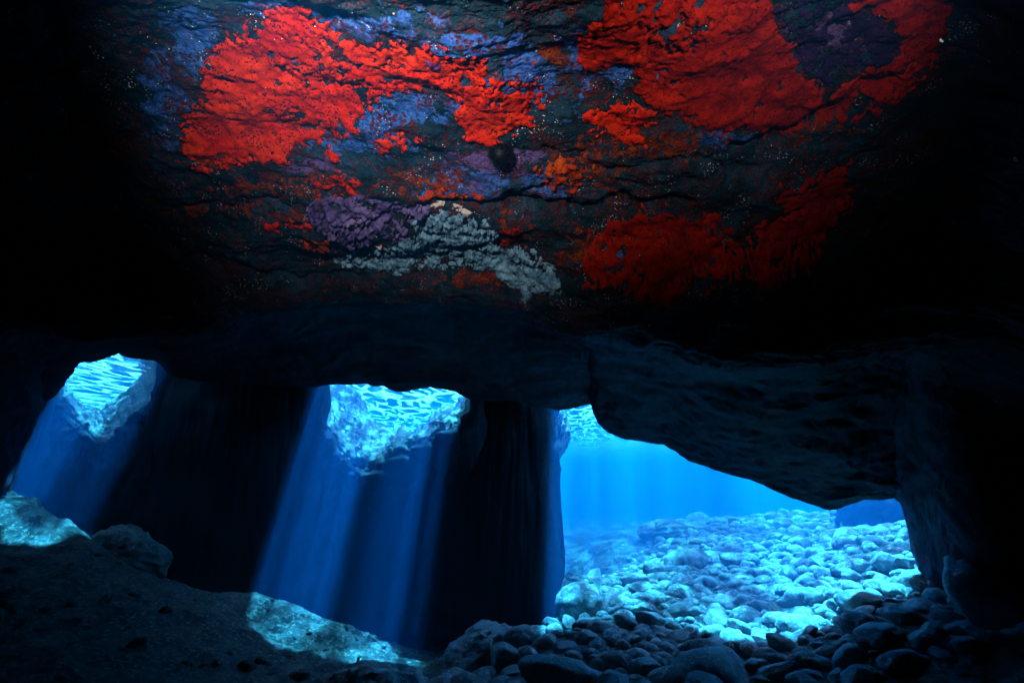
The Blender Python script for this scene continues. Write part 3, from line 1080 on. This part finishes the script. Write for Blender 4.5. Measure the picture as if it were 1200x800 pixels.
lone_rock(1, at(150, 650, 8.7), (0.55, 0.4, 0.34), (0.1, 0.35, 0.2), M_PALE, 'jagged dim rock just right of the sunlit slope under the left hole')
lone_rock(2, at(440, 812, 6.9), (0.50, 0.4, 0.30), (0.0, 0.05, 0.3), M_STONE, 'rounded dark rock in front of the sunlit middle mound')
lone_rock(3, at(575, 765, 8.3), (0.55, 0.4, 0.3), (0.1, -0.1, 0.6), M_STONE, 'dark rock at the foot of the middle wall, left of the stone bank')
lone_rock(4, at(1040, 612, 11.0), (0.75, 0.8, 0.9), (0.1, 0.1, 0.3), M_SHADE, 'dark blue shaded rock in the far right corner under the roof')
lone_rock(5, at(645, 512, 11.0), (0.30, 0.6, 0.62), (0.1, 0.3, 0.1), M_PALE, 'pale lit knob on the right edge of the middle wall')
lone_rock(6, at(785, 625, 16.0), (0.8, 0.7, 0.32), (0.0, 0.1, 0.3), M_PALE, 'low pale rock far out on the left end of the stone bank')
lone_rock(7, at(668, 708, 10.4), (0.8, 0.8, 0.34), (0.1, 0.3, 0.3), M_PALE, 'bright sloping rock beside the foot of the middle wall')

# ------------------------------------------------------------------ fish
m_ = NB("dark_fish_skin")
FISHM = m_.surf(m_.mix(m_.noise(m_.pos(), 60, 3), (0.012, 0.02, 0.035), (0.03, 0.05, 0.08)), 0.5)


def fish_body():
    n, k = 14, 10
    V, F = [], []
    for i in range(n):
        t = i / (n - 1)
        h = 0.5 * math.sin(math.pi * min(1, t * 1.05) ** 0.75) ** 0.9 * (1 - 0.25 * t) + 0.03
        w = h * 0.42
        for j in range(k):
            a = 2 * math.pi * j / k
            V.append((0.5 - t * 0.86, w * 0.42 * math.sin(a), h * 0.42 * math.cos(a)))
    for i in range(n - 1):
        for j in range(k):
            F.append((i * k + j, i * k + (j + 1) % k, (i + 1) * k + (j + 1) % k, (i + 1) * k + j))
    return np.array(V), np.array(F)


def fin(pts, th=0.008):
    V = [(x, th, z) for x, z in pts] + [(x, -th, z) for x, z in pts]
    n = len(pts)
    me = bpy.data.meshes.new("fin")
    F = [tuple(range(n)), tuple(range(2 * n - 1, n - 1, -1))] + [(i, i + n, (i + 1) % n + n, (i + 1) % n) for i in range(n)]
    me.from_pydata(V, [], F)
    me.materials.append(FISHM)
    return me


bv, bf = fish_body()
FB = mesh_np("body", bv, bf, FISHM)
TAIL = fin([(-0.33, 0.03), (-0.44, 0.12), (-0.60, 0.20), (-0.50, 0.0), (-0.60, -0.20), (-0.44, -0.12), (-0.33, -0.03)])
DORS = fin([(0.22, 0.16), (0.10, 0.27), (-0.12, 0.24), (-0.26, 0.12), (-0.24, 0.06), (0.2, 0.12)])
ANAL = fin([(-0.02, -0.17), (-0.08, -0.25), (-0.24, -0.12), (-0.24, -0.06)])


def fish(px, py, Y, L, yaw, pitch, label):
    t = bpy.data.objects.new("fish", None)
    COL.objects.link(t)
    t.location = at(px, py, Y)
    t.rotation_euler = (0, pitch, yaw)
    t.scale = (L, L, L)
    t['label'] = label; t['category'] = 'fish'; t['group'] = 'small dark fish'
    for nme, me in (("body", FB), ("tail_fin", TAIL), ("dorsal_fin", DORS), ("anal_fin", ANAL)):
        link(nme, me, t)


fish(406, 736, 8.2, 0.085, 0.5, 1.1, 'small dark fish over the upper half of the sunlit middle mound')
fish(420, 772, 7.5, 0.10, 2.6, 0.9, 'small dark fish at the lower edge of the sunlit middle mound')
fish(446, 461, 9.6, 0.06, 0.3, 0.1, 'tiny dark fish against the bright water of the middle hole')
fish(641, 731, 8.3, 0.085, 0.0, 0.2, 'small dark fish near the left end of the stone bank')
fish(974, 611, 9.0, 0.06, 0.4, 0.8, 'tiny dark fish over the stone bank under the lowest point of the roof')
fish(690, 503, 8.7, 0.05, 0.4, 1.2, 'tiny dark fish in the blue water right of the middle wall')

# ------------------------------------------------------------------ drifting plankton caught by the flash
m_ = NB("white_plankton")
WHITE = m_.surf((0.85, 0.82, 0.9), 0.3, None, spec=0.5)
CV, CF = icos(2)


def drifter(px, py, Y, L, w, ang, label):
    V = CV * np.array([w, w, L])
    V[:, 0] += 0.25 * L * (V[:, 2] / L) ** 2
    o = link("plankton", mesh_np("plankton", V, CF, WHITE), label=label, category='plankton')
    o.location = at(px, py, Y)
    o.rotation_euler = (0, ang, 0)


drifter(1103, 48, 1.55, 0.0100, 0.0042, -0.55, 'bright white drifting plankton, upper of the two near the right edge')
drifter(1190, 187, 1.70, 0.0120, 0.0052, -0.3, 'bright white drifting plankton, lower of the two at the right edge')
Vs, Fs, off = [], [], 0
SVp, SFp = icos(1)
for i in range(420):
    if i < 200:
        px, py = random.uniform(-20, 240), random.uniform(20, 260)
    else:
        px, py = random.uniform(-20, 1220), random.uniform(0, 430)
    d = random.uniform(0.7, 1.45)
    c = at(px, py, d)
    L = random.uniform(0.0008, 0.0024)
    V = SVp * np.array([0.00045, 0.00045, L])
    Rm = np.array(Euler((0, random.gauss(0.45, 0.12), 0)).to_matrix())
    Vs.append(V @ Rm.T + c); Fs.append(SFp + off); off += len(V)
link("drifting_specks", mesh_np("drifting_specks", np.concatenate(Vs), np.concatenate(Fs), WHITE), kind='stuff', category='plankton',
     label='fine pale specks drifting in the dark water near the roof')

# ------------------------------------------------------------------ water surface outside
m = NB("rippled_water_surface")
p = m.pos()
warp = m.n('ShaderNodeVectorMath', operation='MULTIPLY_ADD')
m.l(m.noise(p, 0.9, 3, 0.5, out='Color'), warp.inputs[0])
warp.inputs[1].default_value = (0.9, 0.9, 0.0)
m.l(p, warp.inputs[2])
flat = m.n('ShaderNodeVectorMath', operation='MULTIPLY')
m.l(warp.outputs[0], flat.inputs[0])
flat.inputs[1].default_value = (1, 1, 0)
e1 = m.vor(flat.outputs[0], 1.6, 'DISTANCE_TO_EDGE')
e2 = m.vor(flat.outputs[0], 5.5, 'DISTANCE_TO_EDGE')
f1 = m.rampf(e1, 0.0, 0.20, 1.0, 0.02)
f2 = m.rampf(e2, 0.0, 0.22, 1.0, 0.06)
streakv = m.n('ShaderNodeVectorMath', operation='MULTIPLY')
m.l(p, streakv.inputs[0])
streakv.inputs[1].default_value = (1.9, 0.16, 0.0)          # long streaks that put wave-focused light into the transparency
big = m.rampf(m.noise(streakv.outputs[0], 1.0, 3, 0.6), 0.42, 0.58, 0.08, 1.0)
tr = m.math('MULTIPLY', m.math('MULTIPLY', m.math('ADD', m.math('MULTIPLY', f1, 0.5), m.math('MULTIPLY', f2, 0.5)), 1.0), big)
tr = m.math('MINIMUM', m.math('MULTIPLY_ADD', tr, 1.7, 0.07), 1.0)  # dapple of focused sunlight put into the sheet's transparent colour
comb = m.n('ShaderNodeCombineColor')
for i in range(3):
    m.l(tr, comb.inputs[i])
tb = m.n('ShaderNodeBsdfTransparent')
m.l(comb.outputs[0], tb.inputs['Color'])
gl = m.n('ShaderNodeBsdfGlossy')
gl.inputs['Roughness'].default_value = 0.08
bu = m.n('ShaderNodeBump')
bu.inputs['Strength'].default_value = 1.0
bu.inputs['Distance'].default_value = 0.25
m.l(m.noise(p, 1.6, 4, 0.5), bu.inputs['Height'])
m.l(bu.outputs['Normal'], gl.inputs['Normal'])
lw = m.n('ShaderNodeLayerWeight')
lw.inputs['Blend'].default_value = 0.25
mx = m.n('ShaderNodeMixShader')
m.l(lw.outputs['Fresnel'], mx.inputs[0])
m.l(tb.outputs[0], mx.inputs[1])
m.l(gl.outputs[0], mx.inputs[2])
glint = m.n('ShaderNodeBsdfTranslucent')  # bright wavy lines painted into the sheet for sunlit ripple facets
glint.inputs['Color'].default_value = (0.42, 0.50, 0.58, 1)
fst = m.n('ShaderNodeVectorMath', operation='MULTIPLY')
m.l(warp.outputs[0], fst.inputs[0])
fst.inputs[1].default_value = (1.0, 0.34, 0.0)
fe = m.vor(fst.outputs[0], 2.1, 'DISTANCE_TO_EDGE')
glint_mask = m.math('MULTIPLY', m.rampf(fe, 0.0, 0.13, 0.9, 0.0), m.rampf(m.noise(p, 1.7, 4, 0.6), 0.36, 0.56))
fm = m.n('ShaderNodeMixShader')
m.l(glint_mask, fm.inputs[0])
m.l(mx.outputs[0], fm.inputs[1])
m.l(glint.outputs[0], fm.inputs[2])
m.l(fm.outputs[0], m.out.inputs['Surface'])
gx = np.linspace(-60, 60, 200)
gy = np.linspace(8.9, 120, 200)
X, Y = np.meshgrid(gx, gy, indexing='ij')
Zs = 2.50 + 0.06 * fbm(np.stack([X, Y, 0 * X], -1) * 0.5, 3)
link("water_surface", mesh_np("water_surface", np.stack([X, Y, Zs], -1), grid_faces(200, 200), m.m), kind='structure',
     label='rippled surface of the sea outside the cave seen from below')

# ------------------------------------------------------------------ the blue water itself, as even haze
m = NB("blue_water_haze")
pv = m.n('ShaderNodeVolumePrincipled')
pv.inputs['Color'].default_value = (0.006, 0.205, 0.56, 1)
pv.inputs['Absorption Color'].default_value = (0.06, 0.36, 0.75, 1)
pv.inputs['Density'].default_value = 0.120
pv.inputs['Anisotropy'].default_value = 0.35
m.l(pv.outputs[0], m.out.inputs['Volume'])
lo, hi = (-130, -15, -9.5), (130, 170, 6.2)
V = [(x, y, z) for x in (lo[0], hi[0]) for y in (lo[1], hi[1]) for z in (lo[2], hi[2])]
F = np.array([(0, 1, 3, 2), (4, 6, 7, 5), (0, 4, 5, 1), (2, 3, 7, 6), (0, 2, 6, 4), (1, 5, 7, 3)])
link("haze", mesh_np("haze", np.array(V), F, m.m, False), kind='stuff', label='clear blue sea water filling the cave and the sea beyond')
